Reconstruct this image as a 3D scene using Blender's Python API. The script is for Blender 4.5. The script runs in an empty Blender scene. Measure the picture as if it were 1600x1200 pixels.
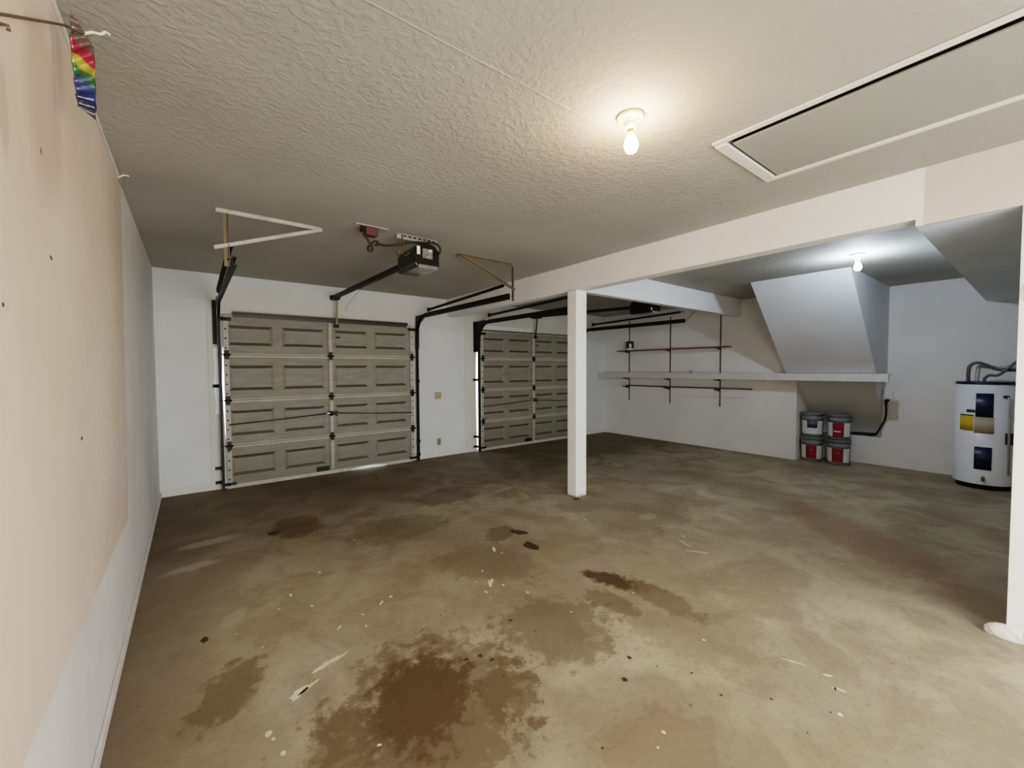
import bpy, bmesh, math, random
from math import sin, cos, pi, radians, sqrt
from mathutils import Vector, Matrix
random.seed(7)
scene = bpy.context.scene
COL = scene.collection

# ------------------------------------------------------------------ dimensions (metres)
ZC = 2.607            # ceiling
XL = -0.315           # left wall
YD = 6.158            # garage-door wall, inner face
XR, XR2 = 7.45, 8.0   # right wall (shelf part / recessed part)
YS = 2.385            # where the right wall steps back
XB, BT = 3.40, 0.136  # beam face and thickness
ZB = 2.317            # beam underside
TOP = 2.95

# ------------------------------------------------------------------ materials
def lin(c):
    f = lambda v: (v / 12.92 if v <= .04045 else ((v + .055) / 1.055) ** 2.4)
    return tuple(f(v / 255.) for v in c) + (1.,)

class NT:
    def __init__(s, name):
        s.m = bpy.data.materials.new(name); s.m.use_nodes = True
        s.t = s.m.node_tree; s.n = s.t.nodes; s.l = s.t.links
        s.b = s.n['Principled BSDF']
        s.tc = s.n.new('ShaderNodeTexCoord')
        s.pos = s.tc.outputs['Object']
    def set(s, sock, v):
        if hasattr(v, 'links') or isinstance(v, bpy.types.NodeSocket): s.l.new(v, sock)
        else: sock.default_value = v
    def math(s, op, a, b=0., c=None, clamp=False):
        n = s.n.new('ShaderNodeMath'); n.operation = op; n.use_clamp = clamp
        s.set(n.inputs[0], a); s.set(n.inputs[1], b)
        if c is not None: s.set(n.inputs[2], c)
        return n.outputs[0]
    def noise(s, scale, detail=4., rough=.55, vec=None, dist=0.):
        n = s.n.new('ShaderNodeTexNoise'); n.inputs['Scale'].default_value = scale
        n.inputs['Detail'].default_value = detail; n.inputs['Roughness'].default_value = rough
        n.inputs['Distortion'].default_value = dist
        s.l.new(vec or s.pos, n.inputs['Vector']); return n.outputs['Fac']
    def voro(s, scale, feature='F1', vec=None):
        n = s.n.new('ShaderNodeTexVoronoi'); n.inputs['Scale'].default_value = scale; n.feature = feature
        s.l.new(vec or s.pos, n.inputs['Vector']); return n.outputs['Distance']
    def mapr(s, v, a, b, c=0., d=1., smooth=True):
        n = s.n.new('ShaderNodeMapRange'); n.interpolation_type = 'SMOOTHSTEP' if smooth else 'LINEAR'
        s.set(n.inputs['Value'], v)
        for k, x in (('From Min', a), ('From Max', b), ('To Min', c), ('To Max', d)): n.inputs[k].default_value = x
        return n.outputs['Result']
    def mix(s, f, a, b, mode='MIX'):
        n = s.n.new('ShaderNodeMix'); n.data_type = 'RGBA'; n.blend_type = mode
        s.set(n.inputs['Factor'], f); s.set(n.inputs['A'] if False else n.inputs[6], a); s.set(n.inputs[7], b)
        return n.outputs[2]
    def sep(s):
        if not hasattr(s, '_s'):
            n = s.n.new('ShaderNodeSeparateXYZ'); s.l.new(s.pos, n.inputs[0]); s._s = n.outputs
        return s._s
    def mapping(s, loc=(0, 0, 0), rot=(0, 0, 0), scale=(1, 1, 1), typ='TEXTURE'):
        n = s.n.new('ShaderNodeMapping'); n.vector_type = typ
        n.inputs['Location'].default_value = loc; n.inputs['Rotation'].default_value = rot; n.inputs['Scale'].default_value = scale
        s.l.new(s.pos, n.inputs['Vector']); return n.outputs[0]
    def length(s, v):
        n = s.n.new('ShaderNodeVectorMath'); n.operation = 'LENGTH'; s.l.new(v, n.inputs[0]); return n.outputs['Value']
    def bump(s, h, strength=.3, dist=.01):
        n = s.n.new('ShaderNodeBump'); n.inputs['Strength'].default_value = strength; n.inputs['Distance'].default_value = dist
        s.l.new(h, n.inputs['Height']); s.l.new(n.outputs[0], s.b.inputs['Normal'])
    def fin(s, color=None, rough=.6, metal=0., spec=.4):
        if color is not None: s.set(s.b.inputs['Base Color'], color)
        s.set(s.b.inputs['Roughness'], rough); s.b.inputs['Metallic'].default_value = metal
        s.b.inputs['Specular IOR Level'].default_value = spec
        return s.m

def simple(name, rgb, rough=.55, metal=0., var=.12, scale=9., spec=.4, bump=0., bscale=60.):
    n = NT(name); c = lin(rgb)
    f = n.mapr(n.noise(scale, 4), .3, .7)
    dark = tuple(v * (1 - var) for v in c[:3]) + (1,); lite = tuple(min(1, v * (1 + var)) for v in c[:3]) + (1,)
    if bump: n.bump(n.noise(bscale, 3), bump, .004)
    return n.fin(n.mix(f, dark, lite), rough, metal, spec)

def emit(name, rgb, strength):
    n = NT(name); n.b.inputs['Emission Color'].default_value = tuple(rgb) + (1,)
    n.b.inputs['Emission Strength'].default_value = strength
    return n.fin((.9, .9, .9, 1), .3)

def m_floor():
    n = NT('stained_concrete')
    big = n.noise(.55, 4, .6, dist=.4); mid = n.noise(2.2, 6, .62, dist=.6); fine = n.noise(14, 6, .7); speck = n.noise(90, 3, .6)
    base = n.mix(n.mapr(big, .34, .66), lin((139, 127, 103)), lin((174, 162, 136)))
    base = n.mix(n.mapr(mid, .40, .62, 0, .6), base, lin((122, 108, 85)))
    base = n.mix(n.mapr(fine, .5, .74, 0, .32), base, lin((106, 92, 71)))
    base = n.mix(n.mapr(fine, .26, .44, .25, 0), base, lin((190, 180, 156)))
    # damp grime close to the left wall and along the doors
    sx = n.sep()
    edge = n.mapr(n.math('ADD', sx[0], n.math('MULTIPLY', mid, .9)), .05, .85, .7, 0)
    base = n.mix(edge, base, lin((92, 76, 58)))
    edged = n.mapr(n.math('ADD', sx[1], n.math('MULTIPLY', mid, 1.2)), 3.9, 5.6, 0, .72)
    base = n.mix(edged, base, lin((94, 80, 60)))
    wob = n.noise(4.2, 7, .72)
    w = n.math('ADD', n.math('MULTIPLY', n.math('SUBTRACT', wob, .5), 1.9), n.math('MULTIPLY', n.math('SUBTRACT', fine, .5), 2.1))
    # stains: centre, half sizes, rotation, colour, strength, edge raggedness
    ST = [((.76, 1.66), (.24, .33), -38, (60, 39, 20), .92, 1.2), ((.80, 1.58), (.46, .52), -38, (88, 69, 46), .66, 1.4),
          ((2.235, 1.80), (.10, .24), 14, (66, 42, 22), .92, 1.2), ((2.31, 1.44), (.13, .34), -4, (90, 70, 42), .78, 1.3),
          ((2.2, 1.2), (.36, .46), 10, (122, 108, 85), .5, 1.2),
          ((.74, 4.23), (.24, .32), 0, (84, 56, 32), .65, 1.), ((2.13, 2.92), (.22, .13), 35, (84, 68, 50), .6, 1.3),
          ((2.29, 4.17), (.42, .30), 0, (92, 78, 60), .65, 1.), ((1.45, 3.6), (.5, .36), 10, (98, 87, 67), .6, 1.2),
          ((1.58, 1.66), (.36, .32), -30, (100, 88, 65), .7, 1.3), ((1.72, 2.55), (.32, .46), 30, (104, 92, 68), .6, 1.2),
          ((.10, 2.24), (.13, .24), -25, (90, 72, 52), .65, 1.3), ((3.7, 2.7), (.9, .7), 20, (112, 98, 78), .5, 1.),
          ((4.5, 1.0), (1.1, .3), 50, (128, 96, 74), .5, .8), ((4.4, 4.6), (.6, .25), 0, (104, 84, 64), .55, .9),
          ((1.35, .85), (.28, .24), 0, (116, 94, 70), .55, 1.3), ((1.10, 1.44), (.15, .22), -30, (88, 70, 48), .62, 1.7), ((.42, 1.62), (.14, .2), -30, (92, 76, 54), .6, 1.7), ((2.02, 1.62), (.10, .2), 10, (92, 74, 50), .6, 1.7)]
    for (cx, cy), (a, b), r, c, st, wa in ST:
        d = n.math('MULTIPLY_ADD', w, wa * .62, n.length(n.mapping((cx, cy, 0), (0, 0, radians(r)), (a, b, 1))))
        base = n.mix(n.mapr(d, .70, 1.05, st, 0), base, lin(c))
    base = n.mix(n.mapr(n.noise(38, 4, .7), .54, .66, 0, .3), base, lin((100, 85, 64)))
    for (cx, cy), (a, b), r in (((-.03, 3.82), (.20, .07), 10), ((.1, 4.3), (.24, .08), 5), ((.16, 2.88), (.06, .11), -35), ((3.5, 2.35), (.12, .08), 0)):
        d = n.math('MULTIPLY_ADD', w, .45, n.length(n.mapping((cx, cy, 0), (0, 0, radians(r)), (a, b, 1))))
        base = n.mix(n.mapr(d, .6, 1.1, .55, 0), base, lin((170, 158, 134)))
    v2 = n.voro(6.3)
    base = n.mix(n.mapr(v2, .03, .08, .45, 0), base, lin((92, 74, 56)))
    base = n.mix(n.mapr(speck, .55, .72, 0, .2), base, lin((108, 90, 68)))
    n.bump(n.math('ADD', fine, n.math('MULTIPLY', speck, .5)), .12, .006)
    return n.fin(base, n.mapr(mid, .3, .7, .62, .82), 0, .25)

def m_wall(name, rgb, var=.05, bump=.10):
    n = NT(name); c = lin(rgb)
    f = n.mapr(n.noise(1.3, 5, .6), .3, .7)
    c1 = tuple(v * (1 - var) for v in c[:3]) + (1,); c2 = tuple(min(1, v * (1 + var)) for v in c[:3]) + (1,)
    n.bump(n.noise(55, 4, .6), bump, .004)
    return n.fin(n.mix(f, c1, c2), .75, 0, .2)

def m_left_wall():
    n = NT('left_wall_paint'); x, y, z = n.sep()
    wob = n.math('MULTIPLY', n.math('SUBTRACT', n.noise(6, 4), .5), .06)
    yb = n.math('ADD', n.math('ADD', y, wob), n.math('MULTIPLY', n.math('SUBTRACT', 2.6, z), .13))   # boundary leans
    far = n.mapr(yb, 3.555, 3.575); low = n.mapr(n.math('ADD', z, n.math('MULTIPLY', wob, .5)), .578, .588, 1, 0)
    white = n.math('MAXIMUM', far, low)
    beige = n.mix(n.mapr(n.noise(1.1, 5, .6), .3, .7), lin((208, 190, 172)), lin((220, 204, 187)))
    beige = n.mix(n.mapr(n.math('ADD', y, n.math('MULTIPLY', n.noise(2.5, 4), .8)), 3.1, 3.9, 0, .45), beige, lin((184, 165, 144)))
    # patchwork of thinner paint and long scuffs
    sm = n.mapping(scale=(1, .9, .045), rot=(radians(-20), 0, 0))
    scuff = n.noise(9, 3, .7, vec=sm)
    zone = n.math('MULTIPLY', n.mapr(y, 1.9, 2.9), n.mapr(n.math('ABSOLUTE', n.math('SUBTRACT', z, 1.35)), .25, .7, 1, 0))
    beige = n.mix(n.math('MULTIPLY', n.mapr(scuff, .53, .62, 0, .75), zone), beige, lin((240, 232, 218)))
    beige = n.mix(n.mapr(n.noise(.9, 3), .55, .62, 0, .18), beige, lin((204, 192, 166)))
    for (cy, cz, a, b) in ((1.797, 1.782, .018, .008), (1.377, 1.593, .010, .006), (2.11, 1.209, .022, .008), (1.738, 2.065, .010, .011)):
        d = n.length(n.mapping((XL, cy, cz), (0, 0, 0), (1, a, b)))
        beige = n.mix(n.mapr(d, .7, 1.05, .92, 0), beige, lin((46, 34, 26)))
    for (cy, cz, a, b, r) in ((1.44, 2.03, .035, .12, 0), (1.80, 2.2, .22, .30, 0)):
        d = n.length(n.mapping((XL, cy, cz), (0, 0, 0), (1, a, b)))
        beige = n.mix(n.mapr(n.math('ADD', d, n.math('MULTIPLY', wob, 8)), .6, 1.1, .35, 0), beige, lin((150, 128, 100)))
    wht = n.mix(n.mapr(n.noise(1.5, 4), .3, .7), lin((208, 206, 202)), lin((222, 219, 213)))
    n.bump(n.noise(60, 4, .6), .12, .004)
    return n.fin(n.mix(white, beige, wht), .7, 0, .25)

def m_beam():
    n = NT('beam_paint'); x, y, z = n.sep()
    c = n.mix(n.mapr(n.noise(1.2, 4), .3, .7), lin((232, 228, 222)), lin((238, 235, 230)))
    near = n.math('MULTIPLY', n.mapr(y, .462, .470, 1, 0), n.mapr(z, 2.2, 2.27))
    c = n.mix(near, c, lin((214, 202, 192)))
    tan = n.length(n.mapping((XB, .06, 1.83), (0, 0, 0), (1, .05, .065)))
    c = n.mix(n.mapr(tan, .8, 1.0, .6, 0), c, lin((190, 170, 148)))
    n.bump(n.noise(45, 4), .10, .004)
    return n.fin(c, .7, 0, .25)

def m_ceiling():
    n = NT('knockdown_ceiling'); x, y, z = n.sep()
    c = n.mix(n.mapr(n.noise(.8, 4), .3, .7), lin((160, 156, 146)), lin((172, 168, 158)))
    k = n.mapr(n.noise(34, 3, .5, dist=.4), .44, .62)
    fine = n.noise(75, 3)
    seam = n.math('MULTIPLY', n.mapr(n.math('ABSOLUTE', n.math('SUBTRACT', n.math('ADD', y, n.math('MULTIPLY', n.noise(5, 2), .01)), 1.345)), .002, .007, 1, 0), n.mapr(x, 1.50, 1.62, 1, 0))
    c = n.mix(n.math('MULTIPLY', seam, .15), c, lin((228, 220, 208)))
    patch = n.mapr(n.math('ABSOLUTE', n.math('SUBTRACT', n.math('ADD', n.math('SUBTRACT', y, 1.9), n.math('MULTIPLY', x, .12)), n.math('MULTIPLY', n.noise(1.6, 3), .5))), .35, 1.2, 1.0, .35)
    h = n.math('ADD', n.math('MULTIPLY', n.math('ADD', k, n.math('MULTIPLY', fine, .35)), patch), n.math('MULTIPLY', seam, 1.0))
    n.bump(h, .36, .005)
    return n.fin(c, .8, 0, .2)

def m_door(name, rgb, darken):
    n = NT(name); x, y, z = n.sep()
    st = n.noise(5, 5, .65, vec=n.mapping(scale=(1, 1, .22)))
    c = n.mix(n.mapr(st, .3, .72), lin(rgb), lin(tuple(v * 1.12 for v in rgb)))
    c = n.mix(n.mapr(n.math('ADD', z, n.math('MULTIPLY', n.noise(2.5, 5), .5)), .15, 1.0, .55, 0), c, lin(tuple(v * .82 for v in rgb)))
    c = n.mix(n.mapr(n.noise(3.2, 6, .7, dist=1.5), .58, .78, 0, .4), c, lin((142, 137, 122)))
    if darken: c = n.mix(darken, c, lin((44, 36, 28)))
    return n.fin(c, .55, 0, .3)

def m_rainbow():
    n = NT('rainbow_foil'); x, y, z = n.sep()
    t = n.math('ADD', z, n.math('MULTIPLY', n.math('ADD', x, .243), .55))
    r = n.n.new('ShaderNodeValToRGB'); n.l.new(n.mapr(t, 2.26, 2.58, 0, 1, False), r.inputs[0])
    e = r.color_ramp.elements; e[0].position = 0; e[0].color = lin((92, 84, 78)); e[1].position = 1; e[1].color = lin((112, 92, 76))
    for p, c in ((.13, (40, 42, 74)), (.20, (46, 50, 110)), (.32, (66, 76, 140)), (.385, (52, 110, 70)), (.44, (70, 120, 52)), (.47, (214, 196, 70)), (.53, (222, 200, 70)), (.56, (190, 40, 48)), (.66, (170, 34, 62)), (.70, (120, 96, 84))):
        q = e.new(p); q.color = lin(tuple(v * .8 for v in c))
    n.b.inputs['Coat Weight'].default_value = .5
    return n.fin(r.outputs[0], .16, .25, .6)

def m_lines(name, bg, fg, scale, amt=.6):
    n = NT(name); x, y, z = n.sep()
    w = n.math('SINE', n.math('MULTIPLY', z, scale)); nn = n.noise(60, 2)
    return n.fin(n.mix(n.math('MULTIPLY', n.mapr(n.math('ADD', w, n.math('MULTIPLY', nn, .6)), .75, 1., 0, 1), amt), lin(bg), lin(fg)), .5)

M = dict(
    floor=m_floor(), drip=simple('white_paint_drip', (214, 206, 186), .5), oil=simple('dark_oil_spot', (58, 44, 34), .6), left=m_left_wall(), beam=m_beam(), ceil=m_ceiling(),
    front=m_wall('door_wall_white', (212, 214, 211)), right=m_wall('right_wall_white', (226, 223, 219)),
    rightfar=m_wall('recessed_wall_white', (204, 205, 208)), slope=m_wall('stair_underside_white', (212, 212, 212), bump=.06),
    soffit=m_wall('dropped_ceiling_paint', (218, 230, 246)), post=m_wall('post_white', (238, 236, 231), .03), trim=m_wall('trim_white', (214, 211, 202), .04, .04),
    daylit=simple('daylit_white', (238, 240, 242), .35, var=.02), hatch=m_wall('hatch_panel', (150, 148, 138), .04, .2), back=m_wall('back_wall_paint', (210, 198, 182)), drive=m_wall('driveway_concrete', (210, 208, 202)),
    hdr=m_wall('header_white', (224, 224, 222), .03),
    door=m_door('door_khaki', (124, 120, 105), 0), dooredge=m_door('door_khaki_edge', (92, 86, 72), .45), stile=m_door('door_stile', (168, 162, 145), 0),  # second khaki darkens the recess edges: painted shade and grime
    black=simple('blackened_steel', (30, 29, 28), .5, .5), blackp=simple('black_plastic', (13, 13, 14), .2, 0, spec=.6),
    steel=simple('dull_galvanised', (128, 122, 108), .5, .75), bright=simple('bright_galvanised', (176, 172, 158), .38, .5),
    olive=simple('painted_angle_iron', (116, 104, 78), .5, .5), grey=simple('dark_strut_steel', (64, 63, 55), .45, .5),
    seal=simple('pale_rubber_seal', (176, 170, 154), .7), hole=simple('punched_hole', (14, 13, 12), .9),
    lens=simple('smoked_lens', (112, 110, 106), .25), sticker=simple('grey_sticker', (112, 104, 92), .6, var=.5, scale=40), stickerw=simple('white_sticker', (226, 224, 216), .5),
    brown=simple('brown_outlet_box', (80, 46, 28), .6), cordm=simple('dark_cord_rubber', (40, 26, 24), .6), cable=simple('black_cable_rubber', (18, 17, 17), .5),
    ivory=simple('ivory_plastic', (168, 156, 122), .45), slot=simple('outlet_slot', (50, 44, 36), .7), whitep=simple('white_plastic', (222, 220, 214), .45),
    porc=simple('porcelain', (226, 210, 180), .35, var=.04), brass=simple('aged_socket', (170, 140, 96), .4, .4), porcw=simple('porcelain_white', (214, 216, 220), .35, var=.04),
    warm=emit('warm_bulb_glass', (1., .67, .43), 300.), cool=emit('cool_bulb_glass', (.70, .84, 1.), 640.),
    wood=simple('brown_shelf_wood', (112, 78, 56), .6, scale=20), shelf=simple('white_shelf_paint', (206, 203, 198), .6, var=.06),
    rack=simple('dark_bronze_rack', (70, 60, 54), .5, .5), pail=simple('grey_pail_plastic', (118, 119, 124), .42, var=.1), lidm=simple('grey_pail_lid', (104, 108, 106), .38, var=.1),
    label=simple('white_pail_label', (212, 214, 210), .45, var=.04), red=simple('dark_red_label', (124, 16, 34), .4, var=.25, scale=26), navy=simple('navy_label', (26, 28, 46), .4, var=.3, scale=30),
    blue=simple('steel_blue_label', (84, 94, 120), .4),
    heat=simple('heater_white_enamel', (236, 238, 243), .3, var=.03), heatblue=simple('heater_navy', (22, 26, 62), .35, var=.15), heatblack=simple('heater_black_base', (18, 18, 22), .5),
    yellow=m_lines('yellow_energy_label', (222, 186, 40), (70, 56, 20), 330, .55), beigel=m_lines('beige_spec_label', (186, 174, 148), (90, 82, 70), 420, .5), green=simple('green_label', (52, 70, 52), .5),
    pipe=simple('grey_pipe', (92, 92, 94), .45, .4), insul=simple('pale_insulation', (176, 176, 174), .7), canb=simple('can_navy', (36, 42, 66), .4, var=.3, scale=40), canw=simple('can_white', (206, 206, 204), .4),
    wire=simple('rusty_wire', (96, 84, 72), .5, .4), wirew=simple('white_wire', (226, 222, 210), .45), foil=m_rainbow(), plaster=m_wall('rough_plaster', (222, 218, 208), .08, .6),
    yellowc=simple('amber_tab', (200, 150, 40), .5),
)

# ------------------------------------------------------------------ geometry helpers
def box(bm, a, b, mi=0):
    (x0, y0, z0), (x1, y1, z1) = a, b
    v = [bm.verts.new(p) for p in ((x0, y0, z0), (x1, y0, z0), (x1, y1, z0), (x0, y1, z0), (x0, y0, z1), (x1, y0, z1), (x1, y1, z1), (x0, y1, z1))]
    for f in ((0, 3, 2, 1), (4, 5, 6, 7), (0, 1, 5, 4), (1, 2, 6, 5), (2, 3, 7, 6), (3, 0, 4, 7)):
        bm.faces.new([v[i] for i in f]).material_index = mi
    return v
def frame(d):
    d = d.normalized(); up = Vector((0, 0, 1)) if abs(d.z) < .95 else Vector((0, 1, 0))
    a = d.cross(up).normalized(); return a, a.cross(d).normalized()
def tube(bm, pts, r, seg=10, cap=True, smooth=True):
    pts = [Vector(p) for p in pts]; rr = r if isinstance(r, (list, tuple)) else [r] * len(pts)
    rings = []; a = None
    for i, p in enumerate(pts):
        d = (pts[min(i + 1, len(pts) - 1)] - pts[max(i - 1, 0)]).normalized()
        if a is None: a, b = frame(d)
        else:
            a = (a - d * a.dot(d)).normalized(); b = a.cross(d).normalized()
        rings.append([bm.verts.new(p + a * (rr[i] * cos(t)) + b * (rr[i] * sin(t))) for t in (2 * pi * k / seg for k in range(seg))])
    for i in range(len(rings) - 1):
        for k in range(seg):
            f = bm.faces.new((rings[i][k], rings[i][(k + 1) % seg], rings[i + 1][(k + 1) % seg], rings[i + 1][k])); f.smooth = smooth
    if cap:
        bm.faces.new(rings[0][::-1]); bm.faces.new(rings[-1])
def bar(bm, p, q, w, h, up=(0, 0, 1)):
    p, q = Vector(p), Vector(q); d = (q - p).normalized(); u = Vector(up)
    if abs(d.dot(u)) > .95: u = Vector((0, 1, 0))
    a = d.cross(u).normalized(); b = a.cross(d).normalized(); v = []
    for c in (p, q):
        for s, t in ((-1, -1), (1, -1), (1, 1), (-1, 1)): v.append(bm.verts.new(c + a * (s * w / 2) + b * (t * h / 2)))
    for f in ((0, 1, 2, 3), (7, 6, 5, 4), (0, 4, 5, 1), (1, 5, 6, 2), (2, 6, 7, 3), (3, 7, 4, 0)): bm.faces.new([v[i] for i in f])
def angle_iron(bm, p, q, w, t, n1, n2):
    """L profile from p to q: one leg along n1, the other along n2."""
    p, q, n1, n2 = Vector(p), Vector(q), Vector(n1), Vector(n2)
    prof = [(0, 0), (w, 0), (w, t), (t, t), (t, w), (0, w)]
    r = [[bm.verts.new(c + n1 * a + n2 * b) for a, b in prof] for c in (p, q)]
    for k in range(6): bm.faces.new((r[0][k], r[0][(k + 1) % 6], r[1][(k + 1) % 6], r[1][k]))
    bm.faces.new(r[0][::-1]); bm.faces.new(r[1])
def sweep(bm, path, prof, side):
    """sweep a closed profile (s,n) along a path lying in the plane normal to `side`."""
    side = Vector(side); P = [Vector(p) for p in path]; R = []
    for i, p in enumerate(P):
        d = (P[min(i + 1, len(P) - 1)] - P[max(i - 1, 0)]).normalized(); nrm = side.cross(d).normalized()
        R.append([bm.verts.new(p + side * a + nrm * b) for a, b in prof])
    m = len(prof)
    for i in range(len(R) - 1):
        for k in range(m): bm.faces.new((R[i][k], R[i][(k + 1) % m], R[i + 1][(k + 1) % m], R[i + 1][k]))
    bm.faces.new(R[0][::-1]); bm.faces.new(R[-1])
def prism(bm, poly, axis, a, b, mi=0):
    """extrude a polygon (2D) along an axis between a and b."""
    def pt(u, v, w): return {0: (w, u, v), 1: (u, w, v), 2: (u, v, w)}[axis]
    r = [[bm.verts.new(pt(u, v, w)) for u, v in poly] for w in (a, b)]; m = len(poly)
    for k in range(m): bm.faces.new((r[0][k], r[0][(k + 1) % m], r[1][(k + 1) % m], r[1][k])).material_index = mi
    bm.faces.new(r[0][::-1]).material_index = mi; bm.faces.new(r[1]).material_index = mi
def lathe(bm, c, prof, seg=32, smooth=True, a0=0., a1=2 * pi, axis=None):
    full = abs(a1 - a0 - 2 * pi) < 1e-6; c = Vector(c); n = seg if full else seg + 1; R = []
    X, Y, Z = (Vector((1, 0, 0)), Vector((0, 1, 0)), Vector((0, 0, 1)))
    if axis is not None:
        Z = Vector(axis).normalized(); X, Y = frame(Z); Y = Z.cross(X)
    for r, z in prof:
        if r < 1e-6 and full: R.append([bm.verts.new(c + Z * z)])
        else: R.append([bm.verts.new(c + X * (r * cos(t)) + Y * (r * sin(t)) + Z * z) for t in (a0 + (a1 - a0) * k / seg for k in range(n))])
    for i in range(len(R) - 1):
        A, B = R[i], R[i + 1]
        for k in range(seg):
            k2 = (k + 1) % n
            vs = [A[0], B[k2], B[k]] if len(A) == 1 else [A[k], A[k2], B[0]] if len(B) == 1 else [A[k], A[k2], B[k2], B[k]]
            bm.faces.new(vs).smooth = smooth
def smoothpath(pts, sub=6):
    P = [Vector(p) for p in pts]; out = []
    for i in range(len(P) - 1):
        p0, p1, p2, p3 = P[max(i - 1, 0)], P[i], P[i + 1], P[min(i + 2, len(P) - 1)]
        for k in range(sub):
            t = k / sub
            out.append(.5 * ((2 * p1) + (p2 - p0) * t + (2 * p0 - 5 * p1 + 4 * p2 - p3) * t * t + (3 * p1 - p0 - 3 * p2 + p3) * t ** 3))
    out.append(P[-1]); return out
def BM(): return bmesh.new()
def obj(name, bm, mats, parent=None, bevel=0., fix=True):
    if fix: bmesh.ops.recalc_face_normals(bm, faces=bm.faces)
    me = bpy.data.meshes.new(name); bm.to_mesh(me); bm.free()
    for m in (mats if isinstance(mats, (list, tuple)) else [mats]): me.materials.append(M[m])
    o = bpy.data.objects.new(name, me); COL.objects.link(o)
    if parent is not None:
        o.parent = parent
        root = parent
        while root.parent: root = root.parent
        if root.type == 'EMPTY': o.matrix_parent_inverse = Matrix.Translation(root.location).inverted()
        if parent.type == 'MESH': o.matrix_parent_inverse = Matrix.Identity(4)
    if bevel:
        b = o.modifiers.new('bevel', 'BEVEL'); b.width = bevel; b.segments = 2; b.limit_method = 'ANGLE'
    return o
def tag(o, label, cat, group=None):
    o['label'] = label; o['category'] = cat
    if group: o['group'] = group
    return o
def thing(name, label, cat, loc, group=None):
    o = bpy.data.objects.new(name, None); COL.objects.link(o); o.location = loc; o.empty_display_size = .1
    return tag(o, label, cat, group)
def struct(name, bm, mats, parent=None, bevel=0., fix=True):
    o = obj(name, bm, mats, parent, bevel, fix)
    if parent is None: o['kind'] = 'structure'
    return o
def quick(name, fn, mats, parent=None, bevel=0.):
    bm = BM(); fn(bm); return obj(name, bm, mats, parent, bevel)

# ------------------------------------------------------------------ the room
b = BM(); box(b, (XL - .2, -1.8, -.1), (8.7, YD + .13, 0)); 
FL = [((.49, 2.14), (.016, .07), -72), ((.56, 2.15), (.007, .05), -65), ((.345, 2.02), (.024, .05), -60), ((.385, 2.03), (.010, .055), -62),
      ((.207, 1.863), (.012, .018), 0), ((.218, 1.826), (.006, .009), 0), ((.238, 1.735), (.010, .013), 0), ((.97, 2.53), (.011, .016), 0),
      ((.9, 2.5), (.009, .026), -40), ((.768, 2.447), (.010, .009), 0), ((.746, 2.324), (.008, .011), 0), ((1.56, 2.27), (.013, .045), -30),
      ((1.59, 2.29), (.010, .035), -35), ((1.48, 2.2), (.008, .02), 0), ((1.89, 2.69), (.012, .045), -25), ((1.69, 2.03), (.008, .015), 0),
      ((2.105, .493), (.009, .011), 0), ((1.45, .9), (.007, .009), 0), ((1.374, .875), (.006, .006), 0), ((2.125, 1.085), (.007, .009), 0),
      ((2.31, .73), (.005, .05), 20), ((2.33, .6), (.007, .02), 30), ((2.95, 2.68), (.010, .015), 0), ((3.12, 1.66), (.005, .09), 35), ((3.19, 1.80), (.005, .07), -20),
      ((.69, 3.15), (.010, .016), 0), ((.55, 2.73), (.008, .012), 0), ((.47, 2.95), (.008, .025), 0), ((2.27, .534), (.006, .03), 20), ((1.62, 2.45), (.008, .01), 0),
      ((1.5, 2.35), (.007, .009), 0), ((1.62, 2.2), (.007, .012), 0), ((.62, 2.4), (.006, .025), -40), ((3.32, 1.885), (.009, .012), 0), ((1.9, 2.6), (.008, .01), 0)]
DK = [((.555, 4.18), (.05, .06), 0), ((2.17, 2.56), (.05, .09), 0), ((2.26, 2.85), (.05, .09), 30), ((1.70, 1.246), (.012, .014), 0), ((1.56, 1.171), (.013, .015), 0),
      ((1.97, .704), (.006, .008), 0), ((.02, 2.74), (.02, .03), 0), ((1.05, 1.74), (.014, .009), 0), ((1.12, 1.72), (.010, .012), 0), ((1.15, 1.66), (.015, .009), 10), ((1.42, 1.86), (.012, .010), 0), ((3.35, 3.17), (.05, .04), 0)]
rng = random.Random(5)
for k in range(44):
    FL.append(((rng.uniform(.1, 5.), rng.uniform(.4, 4.6)), (rng.uniform(.0025, .006), rng.uniform(.003, .011)), rng.uniform(0, 180)))
    if k < 30: DK.append(((rng.uniform(.6, 2.4), rng.uniform(.5, 2.2)), (rng.uniform(.003, .007), rng.uniform(.003, .009)), rng.uniform(0, 180)))
for mi, lst in ((1, FL), (2, DK)):
    for (cx, cy), (a_, b_), r_ in lst:
        N = 14; ca, sa = cos(radians(r_)), sin(radians(r_)); vs = []
        for k in range(N):
            q = .72 + .5 * rng.random(); px, py = a_ * q * cos(2 * pi * k / N), b_ * q * sin(2 * pi * k / N)
            vs.append(b.verts.new((cx + px * ca - py * sa, cy + px * sa + py * ca, .0006)))
        b.faces.new(vs).material_index = mi
struct('floor', b, ['floor', 'drip', 'oil'], fix=False)
b = BM(); box(b, (-12, -14, -.14), (22, 18, -.104)); struct('driveway', b, 'drive')
HX0, HX1, HY0, HY1 = 2.190, 2.825, -.35, 1.05          # attic hatch opening
b = BM()
for (x0, y0, x1, y1) in ((XL - .2, -1.8, HX0, YD + .13), (HX0, HY1, HX1, YD + .13), (HX0, -1.8, HX1, HY0), (HX1, -1.8, 8.7, YD + .13)):
    box(b, (x0, y0, ZC), (x1, y1, ZC + .04))
box(b, (XL - .2, -1.8, TOP), (8.7, YD + .13, TOP + .05))
struct('ceiling', b, 'ceil')
b = BM(); box(b, (XL - .14, -1.7, 0), (XL, YD + .12, TOP)); struct('wall_left', b, 'left')
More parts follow.
